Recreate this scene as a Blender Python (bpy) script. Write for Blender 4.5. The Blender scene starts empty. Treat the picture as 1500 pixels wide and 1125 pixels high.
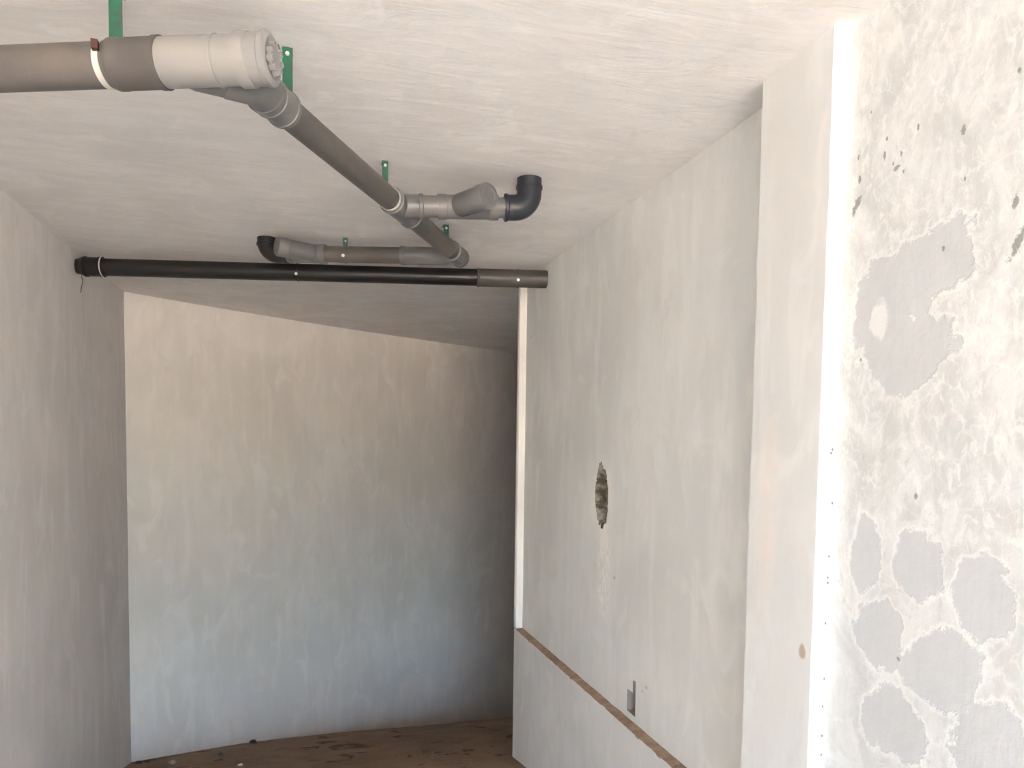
import bpy, bmesh, math, random
from mathutils import Vector, Matrix, noise
C = bpy.context.scene.collection
sc = bpy.context.scene
PI = math.pi
random.seed(7)

# ------------------------------------------------------------------ camera
psi, phi, rho = math.atan(0.2816), math.radians(3.28), 0.0139
F0 = Vector((math.sin(psi), math.cos(psi), 0)); R0 = Vector((math.cos(psi), -math.sin(psi), 0)); U0 = Vector((0, 0, 1))
F = F0 * math.cos(phi) - U0 * math.sin(phi)
U = U0 * math.cos(phi) + F0 * math.sin(phi)
R = R0 * math.cos(rho) + U * math.sin(rho)
U = U * math.cos(rho) - R0 * math.sin(rho)
U = (U - U.dot(R) * R).normalized(); F = U.cross(R).normalized()
cd = bpy.data.cameras.new('camera')
cd.sensor_width = 36.0
cd.lens = 36.0 * 1083 / 1500
cd.shift_y = (714 - 562.5) / 1500
cd.clip_start = 0.02
cam = bpy.data.objects.new('camera', cd); C.objects.link(cam)
M3 = Matrix((R, U, -F)).transposed()
cam.matrix_world = Matrix.Translation((0, 0, 1.55)) @ M3.to_4x4()
sc.camera = cam

# ------------------------------------------------------------------ daylight
EXPO = 2.91
SKY = 1.0
world = bpy.data.worlds.new('sky'); sc.world = world; world.use_nodes = True
nt = world.node_tree; nt.nodes.clear()
sky = nt.nodes.new('ShaderNodeTexSky'); sky.sky_type = 'NISHITA'
sky.sun_disc = False; sky.sun_elevation = math.radians(48); sky.sun_rotation = math.radians(30)
sky.dust_density = 5.5; sky.ozone_density = 1.0; sky.air_density = 1.0
bg = nt.nodes.new('ShaderNodeBackground'); bg.inputs[1].default_value = SKY
wo = nt.nodes.new('ShaderNodeOutputWorld')
nt.links.new(sky.outputs[0], bg.inputs[0]); nt.links.new(bg.outputs[0], wo.inputs[0])

sun = bpy.data.lights.new('sun', 'SUN'); sun.energy = 11.0; sun.angle = math.radians(0.6); sun.color = (1.0, 0.95, 0.88)
so = bpy.data.objects.new('sun', sun); C.objects.link(so)
so.rotation_euler = Vector((0.55, -0.62, -0.95)).to_track_quat('-Z', 'Y').to_euler()   # shines from ahead over the roof: only the yard behind the camera gets it

YO, YL = -4.5, -4.5            # where the ceiling and right wall end / where the left wall ends (open to the yard)
def portal(name, loc, rot, sx, sy):
    l = bpy.data.lights.new(name, 'AREA'); l.shape = 'RECTANGLE'; l.size = sx; l.size_y = sy
    l.cycles.is_portal = True
    o = bpy.data.objects.new(name, l); C.objects.link(o); o.location = loc; o.rotation_euler = rot
portal('doorway_portal', (0.05, YO - 0.02, 1.33), (PI / 2, 0, PI), 2.9, 2.8)
#portal('side_portal', (-1.40, (YO + YL) / 2, 1.33), (PI / 2, 0, PI / 2), YL - YO, 2.8)

vs = sc.view_settings
vs.view_transform = 'Standard'; vs.look = 'None'; vs.gamma = 1.0; vs.use_curve_mapping = False
vs.exposure = EXPO
sc.cycles.max_bounces = 11; sc.cycles.diffuse_bounces = 10; sc.cycles.glossy_bounces = 4
sc.cycles.use_denoising = True
sc.cycles.sample_clamp_indirect = 8.0

# ------------------------------------------------------------------ helpers
def link(name, bm, mat, parent=None, smooth=False, kind=None, label=None):
    bmesh.ops.recalc_face_normals(bm, faces=bm.faces)
    me = bpy.data.meshes.new(name); bm.to_mesh(me); bm.free()
    if smooth:
        for p in me.polygons: p.use_smooth = True
        try: me.set_sharp_from_angle(angle=math.radians(38))
        except Exception: pass
    o = bpy.data.objects.new(name, me); C.objects.link(o)
    if mat: me.materials.append(mat)
    if parent:
        o.parent = parent; o.matrix_parent_inverse = parent.matrix_world.inverted()
    if kind: o['kind'] = kind
    if label: o['label'] = label
    return o

def thing(name, loc, label, cat, group=None):
    o = bpy.data.objects.new(name, None); C.objects.link(o); o.location = loc
    o.empty_display_size = 0.05
    o['label'] = label; o['category'] = cat
    if group: o['group'] = group
    o.matrix_world = Matrix.Translation(loc)
    return o

def tag(o, label, cat, group=None):
    o['label'] = label; o['category'] = cat
    if group: o['group'] = group
    return o

def box(bm, x0, x1, y0, y1, z0, z1):
    v = [bm.verts.new((x, y, z)) for z in (z0, z1) for y in (y0, y1) for x in (x0, x1)]
    for f in ((0, 2, 3, 1), (4, 5, 7, 6), (0, 1, 5, 4), (2, 6, 7, 3), (0, 4, 6, 2), (1, 3, 7, 5)):
        bm.faces.new([v[i] for i in f])

def frame_of(d):
    d = d.normalized()
    a = Vector((0, 0, 1)) if abs(d.z) < 0.9 else Vector((0, 1, 0))
    u = a.cross(d).normalized(); w = d.cross(u).normalized()
    return u, w

def lathe(bm, p0, p1, prof, n=40):
    """closed surface of revolution from p0 to p1; prof = [(t in metres, radius)]"""
    p0 = Vector(p0); d = (Vector(p1) - p0).normalized(); u, w = frame_of(d)
    rings = []
    for t, r in prof:
        c = p0 + d * t
        rings.append([bm.verts.new(c + (u * math.cos(2 * PI * i / n) + w * math.sin(2 * PI * i / n)) * r) for i in range(n)])
    for a, b in zip(rings, rings[1:]):
        for i in range(n): bm.faces.new((a[i], a[(i + 1) % n], b[(i + 1) % n], b[i]))
    bm.faces.new(rings[0]); bm.faces.new(rings[-1])

def sweep(bm, pts, radii, n=32, cap=True):
    """tube along a bent path"""
    pts = [Vector(p) for p in pts]; rings = []
    u = None
    for i, p in enumerate(pts):
        d = (pts[min(i + 1, len(pts) - 1)] - pts[max(i - 1, 0)]).normalized()
        if u is None: u, w = frame_of(d)
        else:
            u = (u - u.dot(d) * d).normalized(); w = d.cross(u).normalized()
        rings.append([bm.verts.new(p + (u * math.cos(2 * PI * k / n) + w * math.sin(2 * PI * k / n)) * radii[i]) for k in range(n)])
    for a, b in zip(rings, rings[1:]):
        for i in range(n): bm.faces.new((a[i], a[(i + 1) % n], b[(i + 1) % n], b[i]))
    if cap: bm.faces.new(rings[0]); bm.faces.new(rings[-1])

def socket_prof(L, r, rim=0.004, rw=0.012):
    """a moulded push-fit socket with a raised rim at its open end and a bead at the root"""
    return [(0, r - 0.006), (0.0, r), (0.003, r + rim), (rw, r + rim), (rw + 0.004, r), (L - 0.012, r), (L - 0.008, r + 0.002), (L - 0.003, r + 0.002), (L, r - 0.005)]

# ------------------------------------------------------------------ node materials
class NG:
    def __init__(s, name):
        s.m = bpy.data.materials.new(name); s.m.use_nodes = True
        s.t = s.m.node_tree; s.t.nodes.clear()
        s.out = s.t.nodes.new('ShaderNodeOutputMaterial'); s.b = s.t.nodes.new('ShaderNodeBsdfPrincipled')
        s.t.links.new(s.b.outputs[0], s.out.inputs[0])
        s.tc = s.t.nodes.new('ShaderNodeTexCoord'); s.P = s.tc.outputs['Object']
        s._sep = None
    def put(s, sock, v):
        if isinstance(v, bpy.types.NodeSocket): s.t.links.new(v, sock)
        else: sock.default_value = v
    def math(s, op, a, b=0.0, c=0.0, clamp=False):
        n = s.t.nodes.new('ShaderNodeMath'); n.operation = op; n.use_clamp = clamp
        s.put(n.inputs[0], a); s.put(n.inputs[1], b); s.put(n.inputs[2], c); return n.outputs[0]
    def xyz(s):
        if not s._sep:
            n = s.t.nodes.new('ShaderNodeSeparateXYZ'); s.t.links.new(s.P, n.inputs[0]); s._sep = n.outputs
        return s._sep
    def noise(s, scale, detail=4, rough=0.55, stretch=(1, 1, 1), off=(0, 0, 0), dist=0.0, color=False):
        mp = s.t.nodes.new('ShaderNodeMapping'); s.t.links.new(s.P, mp.inputs[0])
        mp.inputs['Scale'].default_value = stretch; mp.inputs['Location'].default_value = off
        n = s.t.nodes.new('ShaderNodeTexNoise'); s.t.links.new(mp.outputs[0], n.inputs['Vector'])
        n.inputs['Scale'].default_value = scale; n.inputs['Detail'].default_value = detail
        n.inputs['Roughness'].default_value = rough; n.inputs['Distortion'].default_value = dist
        return n.outputs['Color' if color else 'Fac']
    def ramp(s, v, a, b, lo=0.0, hi=1.0, smooth=True):
        n = s.t.nodes.new('ShaderNodeMapRange'); n.interpolation_type = 'SMOOTHSTEP' if smooth else 'LINEAR'
        s.put(n.inputs[0], v); n.inputs[1].default_value = a; n.inputs[2].default_value = b
        n.inputs[3].default_value = lo; n.inputs[4].default_value = hi; return n.outputs[0]
    def mix(s, f, a, b, mode='MIX'):
        n = s.t.nodes.new('ShaderNodeMix'); n.data_type = 'RGBA'; n.blend_type = mode
        s.put(n.inputs[0], f); s.put(n.inputs[6], a if not isinstance(a, tuple) else (*a, 1)[:4]); s.put(n.inputs[7], b if not isinstance(b, tuple) else (*b, 1)[:4])
        return n.outputs[2]
    def bump(s, h, strength, dist=0.01):
        n = s.t.nodes.new('ShaderNodeBump'); n.inputs['Strength'].default_value = strength; n.inputs['Distance'].default_value = dist
        s.put(n.inputs['Height'], h); s.t.links.new(n.outputs[0], s.b.inputs['Normal'])
    def ell(s, ia, ib, ca, cb, ra, rb, wob, soft=0.12, tilt=0.0):
        """soft-edged ellipse mask in two object axes, outline disturbed by the socket wob"""
        x = s.xyz()
        da = s.math('SUBTRACT', x[ia], ca); db = s.math('SUBTRACT', x[ib], cb)
        if tilt:
            da = s.math('MULTIPLY_ADD', db, tilt, da)
        da = s.math('DIVIDE', da, ra); db = s.math('DIVIDE', db, rb)
        q = s.math('MULTIPLY_ADD', da, da, s.math('MULTIPLY', db, db))
        q = s.math('ADD', s.math('SQRT', q), wob)
        return q, s.ramp(q, 1 - soft, 1 + soft, 1, 0)
    def done(s, col, rough=0.85, metal=0.0, spec=0.5):
        s.put(s.b.inputs['Base Color'], col if not isinstance(col, tuple) else (*col, 1)); s.put(s.b.inputs['Roughness'], rough)
        s.b.inputs['Metallic'].default_value = metal; s.b.inputs['Specular IOR Level'].default_value = spec
        return s.m

WHITE = (0.865, 0.84, 0.815)
def plaster(name, base=WHITE, streak='v', var=0.12, seed=0, extra=None, bump=0.14):
    g = NG(name)
    st = (1, 1, 0.16) if streak == 'v' else (0.4, 1.3, 1)
    big = g.noise(1.3, 3, 0.5, (1, 1, 1), (seed, 3, 1), 0.6)
    stk = g.noise(9, 5, 0.6, st, (seed, 0, 2), 0.4)
    fine = g.noise(70, 3, 0.6, (1, 1, 1), (0, seed, 0))
    dark = tuple(c * k for c, k in zip(base, (0.90, 0.895, 0.885)))
    light = tuple(min(0.93, c * 1.05) for c in base)
    c = g.mix(g.ramp(big, 0.3, 0.7), base, dark)
    c = g.mix(g.math('MULTIPLY', g.ramp(stk, 0.48, 0.72), 0.55), c, light)
    c = g.mix(g.math('MULTIPLY', g.ramp(stk, 0.52, 0.28), 0.45), c, dark)
    bl = g.noise(4.5, 4, 0.6, (1, 1, 0.55), (seed, 7, 4), 1.0)
    c = g.mix(g.math('MULTIPLY', g.ramp(bl, 0.54, 0.68), 0.6), c, light)
    c = g.mix(g.math('MULTIPLY', g.ramp(bl, 0.46, 0.32), 0.6), c, dark)
    h = g.math('MULTIPLY_ADD', stk, 1.0, g.math('MULTIPLY', big, 1.2))
    h = g.math('MULTIPLY_ADD', fine, 0.10, h)
    if extra: c, h = extra(g, c, h)
    g.bump(h, bump, 0.012)
    return g.done(c, 0.9, spec=0.25)

def ceiling_extra(g, c, h):
    # long trowel sweeps
    sw = g.noise(3.2, 6, 0.62, (0.5, 1.9, 1), (4, 0, 0), 2.6)
    sw2 = g.noise(11, 4, 0.6, (0.3, 1.8, 1), (9, 2, 0), 0.8)
    c = g.mix(g.math('MULTIPLY', g.ramp(sw, 0.52, 0.70), 0.55), c, (0.90, 0.875, 0.845))
    c = g.mix(g.math('MULTIPLY', g.ramp(sw, 0.46, 0.30), 0.40), c, (0.76, 0.73, 0.70))
    c = g.mix(g.math('MULTIPLY', g.ramp(sw2, 0.62, 0.74), 0.5), c, (0.92, 0.895, 0.865))
    h = g.math('MULTIPLY_ADD', sw, 2.4, g.math('MULTIPLY_ADD', sw2, 0.6, h))
    return c, h

def recess_extra(g, c, h):
    # whitish lime spatter running down below the broken hole, chips round it
    wob = g.math('MULTIPLY', g.math('SUBTRACT', g.noise(22, 4, 0.7), 0.5), 1.5)
    _, m = g.ell(1, 2, 3.50, 0.93, 0.085, 0.24, wob, 0.35)
    sp = g.ramp(g.noise(60, 3, 0.7, (1, 1, 0.45)), 0.44, 0.60)
    c = g.mix(g.math('MULTIPLY', g.math('MULTIPLY', m, sp), 1.0), c, (0.96, 0.945, 0.89))
    _, rim = g.ell(1, 2, 3.545, 1.29, 0.13, 0.20, wob, 0.3)
    c = g.mix(g.math('MULTIPLY', rim, 0.45), c, (0.92, 0.90, 0.83))
    _, n2 = g.ell(1, 2, 3.515, 1.09, 0.05, 0.07, wob, 0.2)
    c = g.mix(g.math('MULTIPLY', n2, 0.8), c, (0.94, 0.89, 0.83))
    # scattered pin marks
    for y, z, r in ((2.98, 0.47, .008), (3.02, 0.44, .006), (3.36, 0.90, .008), (4.83, 2.28, .008)):
        _, q = g.ell(1, 2, y, z, r * 1.6, r, 0.0, 0.3)
        c = g.mix(g.math('MULTIPLY', q, 0.45), c, (0.35, 0.33, 0.30))
    h = g.math('MULTIPLY_ADD', g.math('MULTIPLY', m, sp), 0.9, h)
    return c, h

def near_extra(g, c, h):
    # mottled skim coat: fresh white ground, grey damp-looking patches each with a pale rim
    grey = (0.575, 0.60, 0.61); pale = (0.74, 0.76, 0.75)
    ground = g.noise(7, 6, 0.68, (1, 1, 0.7), (2, 1, 5), 0.8)
    c = g.mix(g.ramp(ground, 0.36, 0.62), (0.60, 0.62, 0.612), pale)
    fl = g.noise(30, 8, 0.75, (1, 1, 0.6), (6, 3, 2), 0.6)
    zz = g.xyz()[2]
    flm = g.math('MULTIPLY', g.ramp(fl, 0.50, 0.60), g.math('MULTIPLY', g.ramp(zz, 1.15, 1.45), 0.55))
    c = g.mix(flm, c, (0.85, 0.87, 0.85))
    c = g.mix(g.math('MULTIPLY', g.ramp(fl, 0.44, 0.34), 0.5), c, (0.54, 0.56, 0.55))
    wob = g.math('MULTIPLY', g.math('SUBTRACT', g.noise(9, 6, 0.68, (1, 1, 1), (5, 5, 5)), 0.5), 1.7)
    ms = []
    for y, z, ry, rz, tl in ((1.46, 1.98, .14, .10, 0.5), (1.60, 1.90, .10, .15, 0.0), (1.49, 1.78, .13, .09, 0.3),
                             (1.44, 1.275, .075, .085, 0.0), (1.62, 1.27, .055, .10, 0.0), (1.57, 1.08, .09, .09, 0.0),
                             (1.27, 1.23, .07, .10, 0.0), (1.36, 1.04, .11, .10, 0.2), (1.50, 0.86, .10, .09, 0.0),
                             (1.23, 0.90, .10, .11, 0.0), (1.30, 0.72, .16, .08, 0.0),
                             (1.02, 1.5, .14, .18, 0.0), (0.95, 2.1, .16, .14, 0.3), (0.9, 0.9, .2, .2, 0.0),
                             (0.5, 1.3, .25, .3, 0.2), (0.1, 1.9, .3, .25, -0.2), (-0.6, 1.2, .35, .4, 0.1), (-1.5, 1.7, .4, .4, 0.0)):
        q, m = g.ell(1, 2, y, z, ry, rz, wob, 0.07, tl)
        ms.append((q, m))
    rimv = None; pm = None
    for q, m in ms:
        r_ = g.math('SUBTRACT', 1.0, g.math('DIVIDE', g.math('ABSOLUTE', g.math('SUBTRACT', q, 1.05)), 0.13), clamp=True)
        rimv = r_ if rimv is None else g.math('MAXIMUM', rimv, r_)
        pm = m if pm is None else g.math('MAXIMUM', pm, m)
    c = g.mix(g.math('MULTIPLY', rimv, 0.6), c, (0.86, 0.88, 0.86))
    c = g.mix(g.math('MULTIPLY', pm, 0.85), c, grey)
    _, dm = g.ell(1, 2, 1.60, 1.88, .032, .055, g.math('MULTIPLY', wob, 1.6), 0.2)
    c = g.mix(g.math('MULTIPLY', dm, 0.7), c, (0.86, 0.88, 0.86))
    # vein-like pale ridges low on the wall
    vn = g.noise(5, 3, 0.5, (1, 1, 1), (7, 7, 1), 1.2)
    vein = g.ramp(g.math('ABSOLUTE', g.math('SUBTRACT', vn, 0.5)), 0.0, 0.018, 1, 0)
    c = g.mix(g.math('MULTIPLY', g.math('MULTIPLY', vein, g.math('SUBTRACT', 1.0, pm)), 0.3), c, (0.86, 0.88, 0.86))
    cw = g.math('MULTIPLY', g.math('SUBTRACT', g.noise(75, 4, 0.7), 0.5), 3.2)
    # chips where darker render shows through
    for y, z, ry, rz, tl in ((1.222, 1.985, .010, .030, .5), (1.232, 2.07, .006, .012, 0), (1.700, 2.205, .010, .020, .5), (1.605, 2.30, .004, .012, 0),
                             (1.562, 2.255, .010, .006, .6), (1.692, 2.27, .005, .01, 0), (1.665, 1.79, .004, .004, 0),
                             (1.50, 2.33, .004, .008, 0), (1.66, 2.43, .004, .004, 0), (1.41, 2.02, .004, .006, 0), (1.49, 1.03, .005, .005, 0),
                             (1.46, 1.44, .006, .008, 0), (1.55, 2.285, .003, .006, 0), (1.575, 2.27, .003, .005, 0), (1.54, 2.24, .004, .005, 0), (1.60, 2.34, .003, .005, 0), (1.70, 2.33, .003, .006, 0), (1.36, 2.16, .003, .005, 0), (1.24, 2.34, .004, .006, 0), (1.37, 2.27, .006, .01, 0)):
        _, q = g.ell(1, 2, y, z, ry, rz, cw, 0.3, tl)
        c = g.mix(g.math('MULTIPLY', q, 0.75), c, (0.20, 0.20, 0.18))
    _, dr = g.ell(1, 2, 1.55, 1.55, .035, .16, wob, 0.4)
    c = g.mix(g.math('MULTIPLY', dr, 0.35), c, (0.56,0.58,0.57))
    ft = g.noise(38, 4, 0.7, (1, 1, 0.8), (1, 2, 3))
    c = g.mix(g.math('MULTIPLY', g.ramp(ft, 0.60, 0.70), g.math('MULTIPLY', g.ramp(ground, 0.4, 0.6), 0.35)), c, (0.56,0.58,0.57))
    h = g.math('MULTIPLY_ADD', pm, -0.5, g.math('MULTIPLY_ADD', ft, 0.35, h))
    return c, h

def column_extra(g, c, h):
    wob = g.math('MULTIPLY', g.math('SUBTRACT', g.noise(30, 3, 0.6), 0.5), 1.2)
    x = g.xyz()
    for y, z, ry, rz in ((1.79, 0.97, .014, .022),):
        _, q = g.ell(1, 2, y, z, ry, rz, wob, 0.3)
        c = g.mix(g.math('MULTIPLY', q, 0.8), c, (0.45, 0.34, 0.22))
    _, q = g.ell(1, 2, 1.98, 1.35, .05, .28, wob, 0.5)
    c = g.mix(g.math('MULTIPLY', q, 0.5), c, (0.86, 0.78, 0.70))
    # tiny nail pits up the camera-facing return
    for xx, z in ((1.417, 1.55), (1.413, 1.54), (1.424, 1.40), (1.419, 1.25), (1.418, 1.19), (1.419, 1.175), (1.417, 1.06), (1.420, .90), (1.418, .82), (1.419, .735), (1.419, .68)):
        _, q = g.ell(0, 2, xx, z, .0032, .0045, 0.0, 0.4)
        c = g.mix(g.math('MULTIPLY', q, 0.9), c, (0.10, 0.09, 0.08))
    return c, h

M = {}
M['dark_unseen'] = plaster('unseen_wall_dark', base=(0.30, 0.29, 0.27), seed=40)  # unseen end walls, made dark to cut bounce onto the curved wall
M['left'] = plaster('plaster_left_wall', seed=1)
M['back'] = plaster('plaster_curved_wall', base=(0.865, 0.84, 0.785), seed=5)
M['recess'] = plaster('plaster_right_wall', base=(0.815, 0.825, 0.80), seed=9, extra=recess_extra)
M['dado'] = plaster('plaster_lower_wall', base=(0.815, 0.82, 0.81), seed=13)
M['near'] = plaster('plaster_mottled', seed=17, extra=near_extra, bump=0.25)
M['column'] = plaster('plaster_pilaster', base=(0.80, 0.815, 0.80), seed=21, extra=column_extra)
M['pier'] = plaster('plaster_pier', base=(0.88, 0.87, 0.82), seed=25)
M['ceiling'] = plaster('plaster_ceiling', base=(0.86, 0.845, 0.818), streak='h', seed=29, extra=ceiling_extra, bump=0.15)

g = NG('brown_mortar')
n = g.noise(25, 5, 0.65); g.bump(n, 0.8, 0.01)
M['ledge'] = g.done(g.mix(g.ramp(n, 0.35, 0.65), (0.30, 0.20, 0.135), (0.42, 0.31, 0.225)), 0.95, spec=0.1)

g = NG('dirt_floor')
n1 = g.noise(2.2, 6, 0.6, (1, 1, 1), (3, 0, 0), 0.6); n2 = g.noise(30, 5, 0.7); n3 = g.noise(3.2, 5, 0.65, (1, 1, 1), (11, 4, 0), 0.5)
c = g.mix(g.ramp(n1, 0.35, 0.65), (0.30, 0.205, 0.14), (0.215, 0.15, 0.105))
c = g.mix(g.math('MULTIPLY', g.ramp(n2, 0.5, 0.7), 0.3), c, (0.42, 0.31, 0.23))
c = g.mix(g.math('MULTIPLY', g.ramp(n3, 0.58, 0.63), 0.75), c, (0.085, 0.035, 0.022))
# unseen ramp near the mouth made pale to bounce light onto the ceiling, the dirt begins further in
yy = g.math('MULTIPLY_ADD', g.math('SUBTRACT', n1, 0.5), 1.6, g.xyz()[1])
c = g.mix(g.ramp(yy, 3.2, 4.2, 1, 0), c, (0.60, 0.56, 0.51))
g.bump(g.math('MULTIPLY_ADD', n2, 0.5, n1), 0.6, 0.02)
M['floor'] = g.done(c, 0.95, spec=0.15)

g = NG('yard_concrete')
n1 = g.noise(0.7, 5); M['yard'] = g.done(g.mix(g.ramp(n1, 0.3, 0.7), (0.60, 0.50, 0.395), (0.51, 0.42, 0.33)), 0.95)

g = NG('rubble')
n1 = g.noise(45, 5, 0.7); n2 = g.noise(14, 3)
c = g.mix(g.ramp(n1, 0.35, 0.65), (0.20, 0.175, 0.13), (0.46, 0.43, 0.36)); c = g.mix(g.ramp(n2, 0.5, 0.6), c, (0.13, 0.105, 0.075))
g.bump(n1, 1.0, 0.01); M['rubble'] = g.done(c, 1.0, spec=0.1)

def pipe_mat(name, col, dust, dustc, rough, seed=0, spec=0.5, topd=0.0):
    g = NG(name)
    n1 = g.noise(6, 5, 0.65, (1, 1, 1), (seed, 0, 0)); n2 = g.noise(60, 4, 0.7, (1, 1, 1), (0, seed, 0)); n3 = g.noise(18, 3, 0.6, (0.25, 1, 1), (seed, 2, 0))
    c = g.mix(g.math('MULTIPLY', g.ramp(n1, 0.3, 0.75), dust), col, dustc)
    c = g.mix(g.math('MULTIPLY', g.ramp(n2, 0.58, 0.72), dust * 0.5), c, dustc)
    c = g.mix(g.math('MULTIPLY', g.ramp(n3, 0.56, 0.74), 0.22), c, tuple(k * 0.6 for k in col))
    g.bump(n2, 0.08, 0.003)
    return g.done(c, g.ramp(n1, 0.3, 0.7, rough, min(1, rough + 0.15)), spec=spec)
M['pipe'] = pipe_mat('grey_pvc_dusty', (0.085, 0.080, 0.072), 0.6, (0.15, 0.133, 0.113), 0.34)
M['pipe2'] = pipe_mat('grey_pvc_near', (0.115, 0.107, 0.097), 0.6, (0.185, 0.162, 0.136), 0.32, 3)
M['coupling'] = pipe_mat('grey_pvc_coupling', (0.095, 0.088, 0.080), 0.5, (0.15, 0.135, 0.12), 0.45, 7)
M['fit'] = pipe_mat('grey_pvc_fitting', (0.14, 0.141, 0.139), 0.45, (0.215, 0.205, 0.19), 0.32, 5)
M['light'] = pipe_mat('pale_pvc_fitting', (0.29, 0.287, 0.268), 0.25, (0.34, 0.325, 0.295), 0.32, 9)
M['lightcap'] = pipe_mat('pale_grey_cap', (0.24, 0.245, 0.242), 0.4, (0.32, 0.31, 0.29), 0.32, 11)
M['black'] = pipe_mat('black_pvc', (0.010, 0.009, 0.009), 0.3, (0.026, 0.021, 0.017), 0.32, 13)
M['blackfit'] = pipe_mat('dark_slate_pvc', (0.021, 0.025, 0.033), 0.2, (0.04, 0.042, 0.046), 0.31, 15)
M['darkend'] = pipe_mat('dark_grey_pvc', (0.06, 0.058, 0.050), 0.5, (0.10, 0.092, 0.078), 0.4, 17)

g = NG('green_painted_steel')
n1 = g.noise(28, 5, 0.7, (1, 1, 0.6)); c = g.mix(g.ramp(n1, 0.42, 0.62), (0.012, 0.115, 0.062), (0.03, 0.085, 0.058))
c = g.mix(g.math('MULTIPLY', g.ramp(n1, 0.66, 0.7), 0.6), c, (0.03, 0.05, 0.035))
M['green'] = g.done(c, 0.4)
g = NG('galvanised_steel'); n1 = g.noise(90, 3); M['zinc'] = g.done(g.mix(n1, (0.75, 0.74, 0.68), (0.85, 0.84, 0.80)), 0.35, 0.55)
g = NG('rust'); n1 = g.noise(80, 4); M['rust'] = g.done(g.mix(n1, (0.045, 0.014, 0.010), (0.11, 0.045, 0.03)), 0.8)
g = NG('grey_back_box'); n1 = g.noise(40, 4, 0.6, (1, 1, 0.3)); M['boxm'] = g.done(g.mix(n1, (0.24, 0.215, 0.19), (0.34, 0.31, 0.28)), 0.7)
g = NG('dark_stone'); n1 = g.noise(60, 4); M['stone'] = g.done(g.mix(n1, (0.03, 0.026, 0.024), (0.09, 0.075, 0.065)), 0.9)
g = NG('pale_stone'); n1 = g.noise(60, 4); M['stone2'] = g.done(g.mix(n1, (0.35, 0.30, 0.26), (0.5, 0.45, 0.40)), 0.9)
g = NG('brown_stone'); n1 = g.noise(60, 4); M['stone3'] = g.done(g.mix(n1, (0.10, 0.045, 0.03), (0.18, 0.09, 0.06)), 0.9)
g = NG('black_wire'); M['wire'] = g.done((0.06, 0.055, 0.05), 0.6)

# ------------------------------------------------------------------ the room
ZC = 2.69
XL, XN, XR, XCOL, XLOW = -1.335, 1.43, 1.480, 1.378, 1.430
YB = 4.94
FZ = [(-60, 0.1), (-2.4, 0.03), (0, 0), (3, -0.30), (5, -0.68), (6.375, -1.026), (6.98, -1.185), (7.58, -1.405), (8.88, -1.996), (10.5, -2.6), (12, -2.9)]
def floor_z(y):
    for (a, za), (b, zb) in zip(FZ, FZ[1:]):
        if a <= y <= b:
            t = (y - a) / (b - a); return za + (zb - za) * t
    return FZ[-1][1]

# floor: a ramp that falls away and steepens
bm = bmesh.new()
ys = [YO + i * 0.1 for i in range(157)]; xs = [-1.75 + i * 0.25 for i in range(29)]
gr = [[bm.verts.new((x, y, floor_z(y) + 0.012 * (noise.noise(Vector((x * 1.5, y * 1.5, 0)))))) for x in xs] for y in ys]
for a, b in zip(gr, gr[1:]):
    for i in range(len(xs) - 1): bm.faces.new((a[i], a[i + 1], b[i + 1], b[i]))
link('floor', bm, M['floor'], smooth=True, kind='structure')
# sunlit yard in front of the opening
bm = bmesh.new()
vs_ = [bm.verts.new(p) for p in ((-60, -70, 0.06), (60, -70, 0.06), (60, YO, 0.06), (-60, YO, 0.06))]; bm.faces.new(vs_)
vs_ = [bm.verts.new(p) for p in ((-60, YO, 0.06), (-1.75, YO, 0.06), (-1.75, 14, 0.06), (-60, 14, 0.06))]; bm.faces.new(vs_)
o = link('yard_ground', bm, M['yard'], kind='structure')

# ceiling slab
bm = bmesh.new()
box(bm, -1.75, 5.2, YO, 11.5, ZC, ZC + 0.35)
link('ceiling', bm, M['ceiling'], kind='structure')

# left wall
bm = bmesh.new(); box(bm, XL - 0.3, XL, YL, 6.42, -3.0, ZC + 0.02)
link('wall_left', bm, M['left'], kind='structure')

# curved wall beyond
key = [(-1.60, 6.15), (-1.337, 6.372), (-0.771, 6.825), (0.225, 7.523), (1.264, 8.172), (2.523, 8.891), (3.9, 9.62), (5.2, 10.25)]
def cr(p0, p1, p2, p3, t):
    return tuple(0.5 * (2 * b + (c_ - a) * t + (2 * a - 5 * b + 4 * c_ - d) * t * t + (3 * b - a - 3 * c_ + d) * t ** 3) for a, b, c_, d in zip(p0, p1, p2, p3))
path = []
for i in range(1, len(key) - 2):
    for k in range(10): path.append(cr(key[i - 1], key[i], key[i + 1], key[i + 2], k / 10))
path.append(key[-2]); path.append(key[-1])
path = [key[0]] + path
bm = bmesh.new()
zs = [-3.0, ZC + 0.02]
fr = [[bm.verts.new((x, y, z)) for z in zs] for x, y in path]
bk = [[bm.verts.new((x - 0.15, y + 0.25, z)) for z in zs] for x, y in path]
for S in (fr, bk):
    for a, b in zip(S, S[1:]): bm.faces.new((a[0], b[0], b[1], a[1]))
for k in (0, 1):
    for i in range(len(path) - 1): bm.faces.new((fr[i][k], fr[i + 1][k], bk[i + 1][k], bk[i][k]))
bm.faces.new((fr[0][0], fr[0][1], bk[0][1], bk[0][0])); bm.faces.new((fr[-1][0], fr[-1][1], bk[-1][1], bk[-1][0]))
link('wall_back', bm, M['back'], smooth=True, kind='structure')

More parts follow.
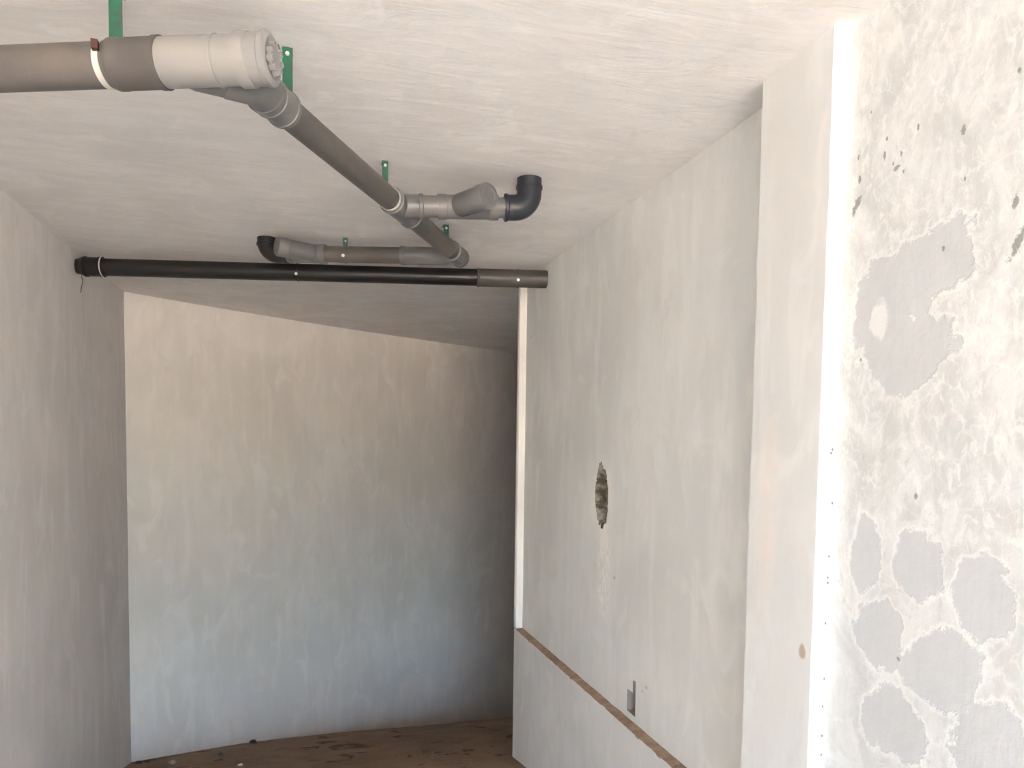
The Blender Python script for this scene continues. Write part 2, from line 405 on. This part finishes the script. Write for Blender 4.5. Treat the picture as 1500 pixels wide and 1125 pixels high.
# right wall, recessed bay between pilaster and end pier, with the broken hole and the box recess
def lines(lo, hi, coarse, fine):
    """coarse grid lines with finer runs inside [(a, b, step)]"""
    v = set(); t = lo
    while t < hi - 1e-6: v.add(round(t, 4)); t += coarse
    v.add(round(hi, 4))
    v = [a for a in v if not any(f0 - coarse * .2 < a < f1 + coarse * .2 and a not in (lo, hi) for f0, f1, _ in fine)]
    for f0, f1, st in fine:
        t = f0
        while t <= f1 + 1e-6: v.append(round(t, 4)); t += st
    return sorted(set(v))
Yl = lines(2.07, YB + 0.02, 0.12, [(3.07, 3.20, 0.005), (3.40, 3.70, 0.0075)])
Zl = lines(0.255, ZC + 0.01, 0.12, [(0.285, 0.48, 0.005), (1.08, 1.50, 0.0075)])
def hole_depth(y, z):
    dy = (y - 3.545) / 0.083; dz = (z - 1.295) / 0.158
    w = 0.22 * noise.noise(Vector((y * 22, z * 16, 0.3))) + 0.12 * noise.noise(Vector((y * 60, z * 50, 2)))
    q = math.sqrt(dy * dy + dz * dz) + w
    if q >= 1: return 0.0
    return min(0.095, 0.28 * (1 - q) + 0.012) + 0.016 * noise.noise(Vector((y * 45, z * 45, 5))) * (1 - q) * 2
def box_in(y, z):
    return (3.095 <= y <= 3.175 and 0.300 <= z <= 0.395) or (3.092 <= y <= 3.118 and 0.395 <= z <= 0.458)
bmw, bmh, bmb = bmesh.new(), bmesh.new(), bmesh.new()
def depth_at(y, z):
    if box_in(y, z): return 0.045
    return max(0.0, hole_depth(y, z))
caches = {id(bmw): {}, id(bmh): {}, id(bmb): {}}
def gv(b, y, z):
    cch = caches[id(b)]
    if (y, z) not in cch: cch[(y, z)] = b.verts.new((XR + depth_at(y, z) + 0.0015 * noise.noise(Vector((y * 1.2, z * 1.2, 3))), y, z))
    return cch[(y, z)]
for a, b in zip(Yl, Yl[1:]):
    for c0, c1 in zip(Zl, Zl[1:]):
        ds = [hole_depth(y, z) for y in (a, b) for z in (c0, c1)]
        bs = [box_in(y, z) for y in (a, b) for z in (c0, c1)]
        T = bmh if max(ds) > 0.001 else (bmb if any(bs) else bmw)
        T.faces.new((gv(T, a, c0), gv(T, b, c0), gv(T, b, c1), gv(T, a, c1)))
# closed back so that nothing leaks
e = bmesh.new(); 
wr = link('wall_right', bmw, M['recess'], kind='structure', smooth=False)
link('broken_hole', bmh, M['rubble'], wr, label='ragged hole broken through the plaster into grey rubble')
link('box_recess', bmb, M['boxm'], wr, label='grey slot cut for an electrical box')
e.free()
bm = bmesh.new(); box(bm, XR + 0.10, XR + 0.40, 1.5, YB + 0.03, -3.0, ZC + 0.02)
link('wall_right_core', bm, M['dado'], wr)

# thicker lower wall and the brown ledge on top of it
bm = bmesh.new(); box(bm, XLOW, XR + 0.12, 1.5, YB + 0.03, -3.0, 0.255)
link('wall_lower', bm, M['dado'], kind='structure')
bm = bmesh.new()
N = 150; rows = []
for i in range(N + 1):
    y = 2.07 + (YB - 2.07) * i / N
    jit = 0.0035 * noise.noise(Vector((y * 14, 0, 1))) + 0.002 * noise.noise(Vector((y * 45, 0, 2)))
    jb = 0.003 * noise.noise(Vector((y * 10, 4, 1)))
    rows.append([bm.verts.new(p) for p in ((XLOW + 0.001 + jit, y, 0.250), (XLOW + 0.001 + jit, y, 0.256 + jb), (XR + 0.004, y, 0.264 + jb), (XR + 0.004, y, 0.250))])
for a, b in zip(rows, rows[1:]):
    for k in range(4): bm.faces.new((a[k], a[(k + 1) % 4], b[(k + 1) % 4], b[k]))
bm.faces.new(rows[0]); bm.faces.new(rows[-1])
link('trim_1', bm, M['ledge'], kind='structure', label='brown mortar ledge along the right wall')

def pillar(name, x0, x1, y0, y1, z0, z1, mat, jy=0.0015, **k):
    """vertical pier with hand-plastered, slightly uneven arrises"""
    bm = bmesh.new(); nz = 90; rg = []
    for i in range(nz + 1):
        z = z0 + (z1 - z0) * i / nz
        j = [jy * noise.noise(Vector((z * 9, q, 0))) for q in (1.5, 5.5, 9.5)]
        b_ = 0.006
        rg.append([bm.verts.new(p) for p in ((x1, y0 + j[0], z), (x0 + b_, y0 + j[0], z), (x0 + j[1], y0 + b_ + j[0], z), (x0 + j[2], y1 - b_, z), (x0 + b_, y1, z), (x1, y1, z))])
    for a, b in zip(rg, rg[1:]):
        for q in range(6): bm.faces.new((a[q], a[(q + 1) % 6], b[(q + 1) % 6], b[q]))
    bm.faces.new(rg[0]); bm.faces.new(rg[-1])
    return link(name, bm, mat, kind='structure', smooth=False, **k)
pillar('trim_2', XCOL, XR + 0.15, 1.745, 2.080, -1.0, ZC + 0.01, M['column'], label='plastered pilaster with bright camera-facing side')
pillar('trim_3', XLOW, XR + 0.15, YB, YB + 0.05, 0.262, ZC + 0.01, M['pier'], jy=0.001, label='narrow plastered end of the right wall')

# near stretch of the right wall
bm = bmesh.new()
ny = [YO + (1.75 - YO) * i / 60 for i in range(61)]; nz = [-0.6 + (ZC + 0.61) * i / 50 for i in range(51)]
gr = [[bm.verts.new((XN + 0.003 * noise.noise(Vector((y * 1.6, z * 1.6, 7))), y, z)) for z in nz] for y in ny]
for a, b in zip(gr, gr[1:]):
    for i in range(50): bm.faces.new((a[i], b[i], b[i + 1], a[i + 1]))
wn = link('wall_right', bm, M['near'], kind='structure', smooth=True)
bm = bmesh.new(); box(bm, XN + 0.02, XN + 0.45, YO, 1.76, -0.6, ZC + 0.02)
link('wall_core', bm, M['dado'], wn)

# unseen end of the ramp, round the corner
bm = bmesh.new(); box(bm, 5.0, 5.2, YB - 0.2, 11.4, -3.0, ZC + 0.02); link('wall_far_side', bm, M['dark_unseen'], kind='structure')
bm = bmesh.new(); box(bm, XR + 0.35, 5.2, YB - 0.2, YB + 0.03, -3.0, ZC + 0.02); link('wall_return', bm, M['dark_unseen'], kind='structure')

# ------------------------------------------------------------------ grey drain network
V = Vector
rn, rs = 0.0535, 0.061          # near run radius, its sockets
rb, rsb = 0.044, 0.051         # branch radius, its sockets
dn = V((0.932, -0.363, 0)).normalized()
A = V((-0.238, 2.054, 2.50))                    # point on the near run axis
def near(t): return A + dn * t
dd = V((0.834, 1.50, 0.070)).normalized()       # diagonal direction
J = V((-0.108, 2.180, 2.502))                   # where the diagonal leaves the elbow
E_ = V((0.840, 4.10, 2.580))                    # its far end
dd = (E_ - J).normalized(); Ld = (E_ - J).length
def diag(t): return J + dd * t
net = thing('drain_pipe', (-0.24, 2.05, 2.50), 'branching grey drain pipe hung under the ceiling with a long diagonal run', 'pipe')

bm = bmesh.new(); p0, p1 = near(-1.22), near(-0.17); L = (p1 - p0).length
lathe(bm, p0, p1, [(0, rn), (L, rn)]); link('pipe_run', bm, M['pipe2'], net, True, label='dusty brown-grey pipe coming in from the left wall')
bm = bmesh.new(); p0 = near(-0.238)
lathe(bm, p0, near(0), [(0, rn), (0.0, rs - 0.002), (0.004, rs), (0.02, rs), (0.024, rs - 0.0015), (0.112, rs - 0.0015), (0.118, rs + 0.001), (0.133, rs + 0.001), (0.136, rn)])
link('coupling', bm, M['coupling'], net, True, label='dark grey sleeve joining pipe to wye')
# wye body, with ribs, on the near run
bm = bmesh.new(); p0 = near(-0.112)
lathe(bm, p0, near(0), [(0, rn), (0, rs - 0.004), (0.004, rs - 0.003), (0.148, rs - 0.003), (0.150, rs), (0.153, rs), (0.155, rs - 0.003), (0.205, rs - 0.003), (0.207, rs + 0.003), (0.236, rs + 0.003), (0.239, rs - 0.002), (0.245, rn)])
wy = link('wye_fitting', bm, M['light'], net, True, label='pale shiny branch fitting')
bm = bmesh.new(); p0 = near(0.112)
lathe(bm, p0, near(1), [(0, rn), (0, rs - 0.003), (0.002, rs - 0.001), (0.045, rs - 0.001), (0.048, rs + 0.002), (0.060, rs + 0.002), (0.063, rs - 0.004), (0.066, rn - 0.006), (0.062, rn - 0.010), (0.062, 0.010)])
cp = link('end_cap', bm, M['lightcap'], net, True, label='screw-in cleanout plug with raised grip lugs')
bm = bmesh.new(); u, w = frame_of(dn); c0 = near(0.176)
lathe(bm, c0, near(1), [(0, 0.029), (0.009, 0.028), (0.010, 0.020)], 24)
for k in range(9):
    a = 2 * PI * k / 9; ctr = c0 + (u * math.cos(a) + w * math.sin(a)) * 0.031
    lathe(bm, ctr, ctr + dn, [(0, 0.0085), (0.015, 0.008)], 4)
link('grip_lug_ring', bm, M['lightcap'], cp, True)
# branch of the wye and the elbow to the diagonal
db = V((0.90, 0.40, 0.0)).normalized()
bm = bmesh.new(); b0 = near(-0.08) + V((0, 0, -0.004)); b1 = V((-0.125, 2.135, 2.499))
Lb = (b1 - b0).length
lathe(bm, b0, b1, [(0, 0.040), (0.05, rn - 0.003), (Lb - 0.075, rn - 0.003), (Lb - 0.072, rsb + 0.002), (Lb - 0.010, rsb + 0.003), (Lb, rsb)])
link('wye_branch', bm, M['fit'], wy, True)
bm = bmesh.new(); pts = []; rad = []
q0 = b1 - (b1 - b0).normalized() * 0.02; q2 = diag(0.02); q1 = (b1 + J) / 2 + V((0.006, -0.012, 0))
for i in range(13):
    t = i / 12; pts.append(q0 * (1 - t) ** 2 + q1 * 2 * t * (1 - t) + q2 * t * t); rad.append(rsb + 0.002)
sweep(bm, pts, rad)
link('elbow', bm, M['fit'], net, True, label='short grey elbow between wye and diagonal pipe')
bm = bmesh.new()
lathe(bm, diag(0.005), diag(1), [(0, rb), (0, rsb + 0.001), (0.003, rsb + 0.005), (0.014, rsb + 0.005), (0.017, rsb + 0.001), (0.035, rsb + 0.001), (0.037, rsb + 0.004), (0.043, rsb + 0.004), (0.045, rsb + 0.0), (0.105, rsb), (0.107, rsb + 0.003), (0.118, rsb + 0.003), (0.122, rb)])
link('socket', bm, M['fit'], net, True)
bm = bmesh.new(); lathe(bm, diag(0.09), diag(2), [(0, rb), (Ld - 0.16, rb)]); link('pipe_run', bm, M['pipe'], net, True, label='long dusty grey diagonal pipe')

# wye on the diagonal where the right branch joins
tJ = (V((0.385, 3.14, 2.53)) - J).dot(dd)
bm = bmesh.new()
lathe(bm, diag(tJ - 0.055), diag(9), [(0, rb), (0, rsb), (0.002, rsb + 0.003), (0.012, rsb + 0.003), (0.014, rsb), (0.235, rsb - 0.002), (0.237, rsb + 0.002), (0.247, rsb + 0.002), (0.250, rb)])
wy2 = link('wye_fitting', bm, M['fit'], net, True)
dr = V((0.97, -0.12, 0.045)).normalized()
R0_ = diag(tJ + 0.03)
def rbp(t): return R0_ + dr * t
bm = bmesh.new(); lathe(bm, rbp(0), rbp(1), [(0, 0.03), (0.02, rsb - 0.004), (0.085, rsb - 0.004), (0.087, rsb), (0.10, rsb), (0.103, rb)])
link('wye_branch', bm, M['fit'], wy2, True)
bm = bmesh.new(); lathe(bm, rbp(0.07), rbp(1), [(0, rb), (0.13, rb)]); link('pipe_run', bm, M['fit'], net, True)
# branch fitting with a capped arm, right
def capped_wye(base, d, arm_dir, body_len, arm_start, arm_len, mat, lab):
    bm = bmesh.new(); p = base
    lathe(bm, p, p + d, [(0, rb), (0, rsb), (0.035, rsb), (0.037, rsb - 0.002), (body_len - 0.04, rsb - 0.002), (body_len - 0.037, rsb + 0.001), (body_len, rsb + 0.001)])
    o = link('wye_fitting', bm, mat, net, True, label=lab)
    s = p + d * arm_start
    bm = bmesh.new(); lathe(bm, s, s + arm_dir, [(0, 0.03), (0.03, rsb - 0.003), (arm_len - 0.055, rsb - 0.003), (arm_len - 0.052, rsb), (arm_len - 0.004, rsb), (arm_len, rsb - 0.003)])
    link('wye_arm', bm, mat, o, True)
    bm = bmesh.new(); lathe(bm, s + arm_dir * (arm_len - 0.002), s + arm_dir * 9, [(0, rsb - 0.006), (0.006, rsb - 0.007), (0.007, 0.030), (0.003, 0.027), (0.003, 0.004)])
    link('plug', bm, mat, o, True)
    return o
da = V((0.50, -0.866, 0.02)).normalized()
capped_wye(rbp(0.165), dr, da, 0.255, 0.075, 0.205, M['fit'], 'grey branch fitting with a plugged arm, right branch')
# short grey tail to the slate elbow
RBE = rbp(0.36)
def elbow90(p, d, r, R, lead, rise_to, mat, lab):
    """horizontal socket along d, quarter bend upwards, then straight into the ceiling"""
    bm = bmesh.new(); pts = []; rad = []
    pts += [p, p + d * 0.001, p + d * 0.012, p + d * 0.016, p + d * lead]; rad += [r - 0.006, r + 0.004, r + 0.004, r, r]
    for i in range(1, 13):
        a = PI / 2 * i / 12
        pts.append(p + d * (lead + R * math.sin(a)) + V((0, 0, R * (1 - math.cos(a))))); rad.append(r)
    top = pts[-1]; z = top.z
    pts.append(V((top.x, top.y, rise_to - 0.045))); rad.append(r)
    pts.append(V((top.x, top.y, rise_to - 0.043))); rad.append(r + 0.004)
    pts.append(V((top.x, top.y, rise_to - 0.030))); rad.append(r + 0.004)
    pts.append(V((top.x, top.y, rise_to - 0.028))); rad.append(r)
    pts.append(V((top.x, top.y, rise_to + 0.01))); rad.append(r)
    sweep(bm, pts, rad, 36)
    return link('elbow', bm, mat, net, True, label=lab)
bm = bmesh.new(); lathe(bm, rbp(0.34), rbp(9), [(0, rb - 0.002), (0.15, rb - 0.002)]); link('pipe_run', bm, M['fit'], net, True)
elbow90(rbp(0.448), dr, 0.053, 0.062, 0.045, ZC, M['blackfit'], 'dark slate elbow rising into the ceiling, right branch')

# far end of the diagonal: wye with end plug, left branch
bm = bmesh.new()
lathe(bm, diag(Ld - 0.20), diag(9), [(0, rb), (0, rsb), (0.002, rsb + 0.003), (0.012, rsb + 0.003), (0.014, rsb - 0.001), (0.14, rsb - 0.001), (0.142, rsb + 0.002), (0.185, rsb + 0.002), (0.19, rsb - 0.003), (0.191, 0.02)])
wy3 = link('wye_fitting', bm, M['fit'], net, True)
L0 = diag(Ld - 0.05)
L1 = V((-0.085, 4.400, 2.605))
K0 = V((0.60, 4.15, 2.588))
dl = (L1 - K0).normalized()
bm = bmesh.new(); sweep(bm, [L0, L0 + (K0 - L0) * 0.45, K0, K0 + dl * 0.06, K0 + dl * 0.061, K0 + dl * 0.085, K0 + dl * 0.086], [rb - 0.006, rsb - 0.004, rsb - 0.003, rsb - 0.003, rsb, rsb, rb])
link('wye_branch', bm, M['fit'], wy3, True)
def lbp(t): return K0 + dl * t
Ll = (L1 - K0).length
bm = bmesh.new(); lathe(bm, lbp(0.05), lbp(9), [(0, rb), (Ll - 0.15, rb)]); link('pipe_run', bm, M['pipe'], net, True, label='grey pipe of the left branch')
dal = V((-0.52, -0.85, 0.0)).normalized()
capped_wye(lbp(Ll - 0.22), dl, V((-0.93, -0.37, 0.02)).normalized(), 0.23, 0.06, 0.22, M['fit'], 'grey branch fitting with a plugged arm, left branch')
bm = bmesh.new(); lathe(bm, lbp(Ll - 0.02), lbp(9), [(0, rb - 0.002), (0.08, rb - 0.002)]); link('pipe_run', bm, M['black'], net, True)
elbow90(lbp(Ll + 0.0), dl, 0.053, 0.060, 0.06, ZC, M['black'], 'black elbow rising into the ceiling, left branch')

# ------------------------------------------------------------------ black pipe across the passage
B0 = V((XL + 0.0, 5.135, 2.602)); B1 = V((XR + 0.004, 4.53, 2.603)); dbk = (B1 - B0).normalized(); LB = (B1 - B0).length
def bp(t): return B0 + dbk * t
bk_ = thing('black_drain_pipe', tuple((B0 + B1) / 2), 'long black plastic pipe crossing the passage just below the ceiling from wall to wall', 'pipe')
bm = bmesh.new(); lathe(bm, bp(0.12), bp(9), [(0, 0.052), (LB - 0.5, 0.052)]); link('pipe_run', bm, M['black'], bk_, True)
bm = bmesh.new(); lathe(bm, bp(LB - 0.44), bp(9), [(0, 0.052), (0, 0.056), (0.003, 0.058), (0.012, 0.058), (0.015, 0.055), (0.445, 0.055)]); link('socket', bm, M['darkend'], bk_, True, label='lighter grey sleeve at the right wall')
bm = bmesh.new(); lathe(bm, bp(-0.01), bp(9), [(0, 0.040), (0.03, 0.047), (0.06, 0.058), (0.062, 0.061), (0.075, 0.061), (0.078, 0.057), (0.15, 0.057), (0.152, 0.061), (0.170, 0.061), (0.173, 0.052)]); link('end_fitting', bm, M['black'], bk_, True, label='black end fitting at the left wall')

def band(parent, p, d, r, wdt=0.016, mat='zinc', boltdir=None):
    bm = bmesh.new(); u, w = frame_of(d); n = 40; rg = []
    for t, q in ((-wdt / 2, r + 0.0004), (-wdt / 2, r + 0.0026), (wdt / 2, r + 0.0026), (wdt / 2, r + 0.0004)):
        rg.append([bm.verts.new(p + d * t + (u * math.cos(2 * PI * i / n) + w * math.sin(2 * PI * i / n)) * q) for i in range(n)])
    for k in range(4):
        for i in range(n): bm.faces.new((rg[k][i], rg[k][(i + 1) % n], rg[(k + 1) % 4][(i + 1) % n], rg[(k + 1) % 4][i]))
    b = link('clamp_band', bm, M[mat], parent, True)
    if boltdir is not None:
        bd = boltdir.normalized(); bd = (bd - bd.dot(d) * d).normalized()
        bm = bmesh.new(); q = p + bd * (r + 0.001); lathe(bm, q, q + bd, [(0, 0.009), (0.004, 0.009), (0.004, 0.0055), (0.012, 0.005)], 12)
        link('bolt', bm, M['zinc'], b, True)
    return b
camd = V((0, -1, -0.35))
for t in (0.161,): band(bk_, bp(t), dbk, 0.0612, 0.007)
band(bk_, bp(1.33), dbk, 0.052, 0.010, 'black', camd)
band(bk_, bp(2.70), dbk, 0.055, 0.010, 'darkend', camd)

# ------------------------------------------------------------------ green hangers
def hanger(x, y, p, d, r, label, wid=0.030, bandmat='zinc', lean=0.0, bolt=True, off=0.0, gap=0.0):
    h = thing('pipe_hanger', (x, y, ZC), label, 'hanger', 'green steel hangers on the ceiling')
    bm = bmesh.new(); t = 0.004; hw = wid / 2
    zt, zb = ZC - 0.001, p.z + r + 0.002 + gap
    # strap: flat bar with rounded shoulders, folded to a foot on the ceiling
    out = [(-hw, zb), (hw, zb), (hw, zt - 0.008), (hw * 0.75, zt - 0.002), (hw * 0.4, zt), (-hw * 0.4, zt), (-hw * 0.75, zt - 0.002), (-hw, zt - 0.008)]
    fa = [bm.verts.new((x + a + (ZC - z) * lean, y - t / 2, z)) for a, z in out]; fb = [bm.verts.new((x + a + (ZC - z) * lean, y + t / 2, z)) for a, z in out]
    bm.faces.new(fa); bm.faces.new(fb)
    for i in range(len(out)): bm.faces.new((fa[i], fa[(i + 1) % len(out)], fb[(i + 1) % len(out)], fb[i]))
    link('strap', bm, M['green'], h)
    bm = bmesh.new(); box(bm, x - hw, x + hw, y, y + 0.045, ZC - 0.0045, ZC - 0.0005); link('foot', bm, M['green'], h)
    bm = bmesh.new(); lathe(bm, (x, y - t / 2, ZC - 0.020), (x, y - 1, ZC - 0.020), [(0, 0.0065), (0.005, 0.006)], 6); link('bolt', bm, M['zinc'], h, True)
    band(h, p + d * off, d, r, 0.016 if bandmat == 'zinc' else 0.012, bandmat, camd if bolt else None)
    return h
p = near(-0.235); hg = hanger(p.x + 0.0, p.y, p, dn, rn, 'long green flat hanger bolted above the near grey pipe at upper left', 0.031, 'zinc', 0.0, False, off=-0.022, gap=0.006)
bm = bmesh.new(); box(bm, p.x - 0.043, p.x - 0.028, p.y - 0.062, p.y - 0.044, p.z + 0.006, p.z + 0.028); link('clamp_lug', bm, M['rust'], hg, label='rusty clamp lug')
p = diag((2.30 - J.y) / dd.y); hanger(-0.052 + 0.008, 2.305, p, dd, rb, 'green hanger with a round bolt beside the plugged end of the near pipe', 0.029, 'fit', 0.0, False)
p = diag(tJ - 0.075); hanger(0.318, 3.085, p, dd, rb, 'green hanger above the diagonal pipe just before the right branch', 0.024, 'zinc', 0.0, False)
p = diag(Ld - 0.27); hanger(0.714, 3.865, p, dd, rb, 'dark green hanger over the far end of the diagonal pipe', 0.028, 'fit', 0.0, False)
p = lbp(0.40); hanger(p.x, p.y, p, dl, rb, 'short green hanger above the left branch pipe', 0.026, 'pipe', 0.0, True)

# wire stub hanging on the left wall under the black pipe
bm = bmesh.new(); sweep(bm, [(XL + 0.004, 5.22, 2.565), (XL + 0.010, 5.225, 2.53), (XL + 0.008, 5.20, 2.49), (XL + 0.006, 5.19, 2.455)], [0.0022] * 4, 8)
tag(link('wire_stub', bm, M['wire'], smooth=True), 'short thin dark wire hanging on the left wall under the black pipe', 'wire')

# ------------------------------------------------------------------ rubble on the floor
def stone(name, x, y, s, mat, label, seed, flat=0.7):
    bm = bmesh.new(); bmesh.ops.create_icosphere(bm, subdivisions=2, radius=1.0)
    for v in bm.verts:
        k = 1 + 0.45 * noise.noise(v.co * 1.3 + V((seed * 3.1, 0, 0))) + 0.12 * noise.noise(v.co * 4 + V((seed, 1, 0)))
        v.co = V((v.co.x * s * k * 1.25, v.co.y * s * k, v.co.z * s * k * flat))
    zmin = min(v.co.z for v in bm.verts)
    for v in bm.verts: v.co += V((x, y, floor_z(y) - zmin - 0.006))
    tag(link(name, bm, M[mat]), label, 'stone')
STONES = [
    (-0.445, 6.89, 0.026, 'stone', 'black lump lying against the foot of the curved wall'),
    (-0.665, 6.30, 0.020, 'stone', 'small dark stone on the floor left of the black lump'),
    (-1.262, 6.27, 0.020, 'stone', 'dark stone in the floor corner by the left wall'),
    (-1.208, 6.31, 0.017, 'stone', 'dark stone just right of the one in the floor corner'),
    (-0.992, 6.11, 0.022, 'stone2', 'pale stone near the corner of the floor'),
    (0.896, 5.49, 0.019, 'stone3', 'reddish brown stone on the floor nearest the right wall'),
    (0.75, 5.36, 0.014, 'stone3', 'small reddish brown crumb on the floor left of the brown stone'),
    (-0.461, 5.70, 0.016, 'stone2', 'pale crumb at the bottom edge of the floor below the black lump'),
]
for i, (x, y, s_, m_, lab) in enumerate(STONES):
    stone('stone', x, y, s_, m_, lab, i)
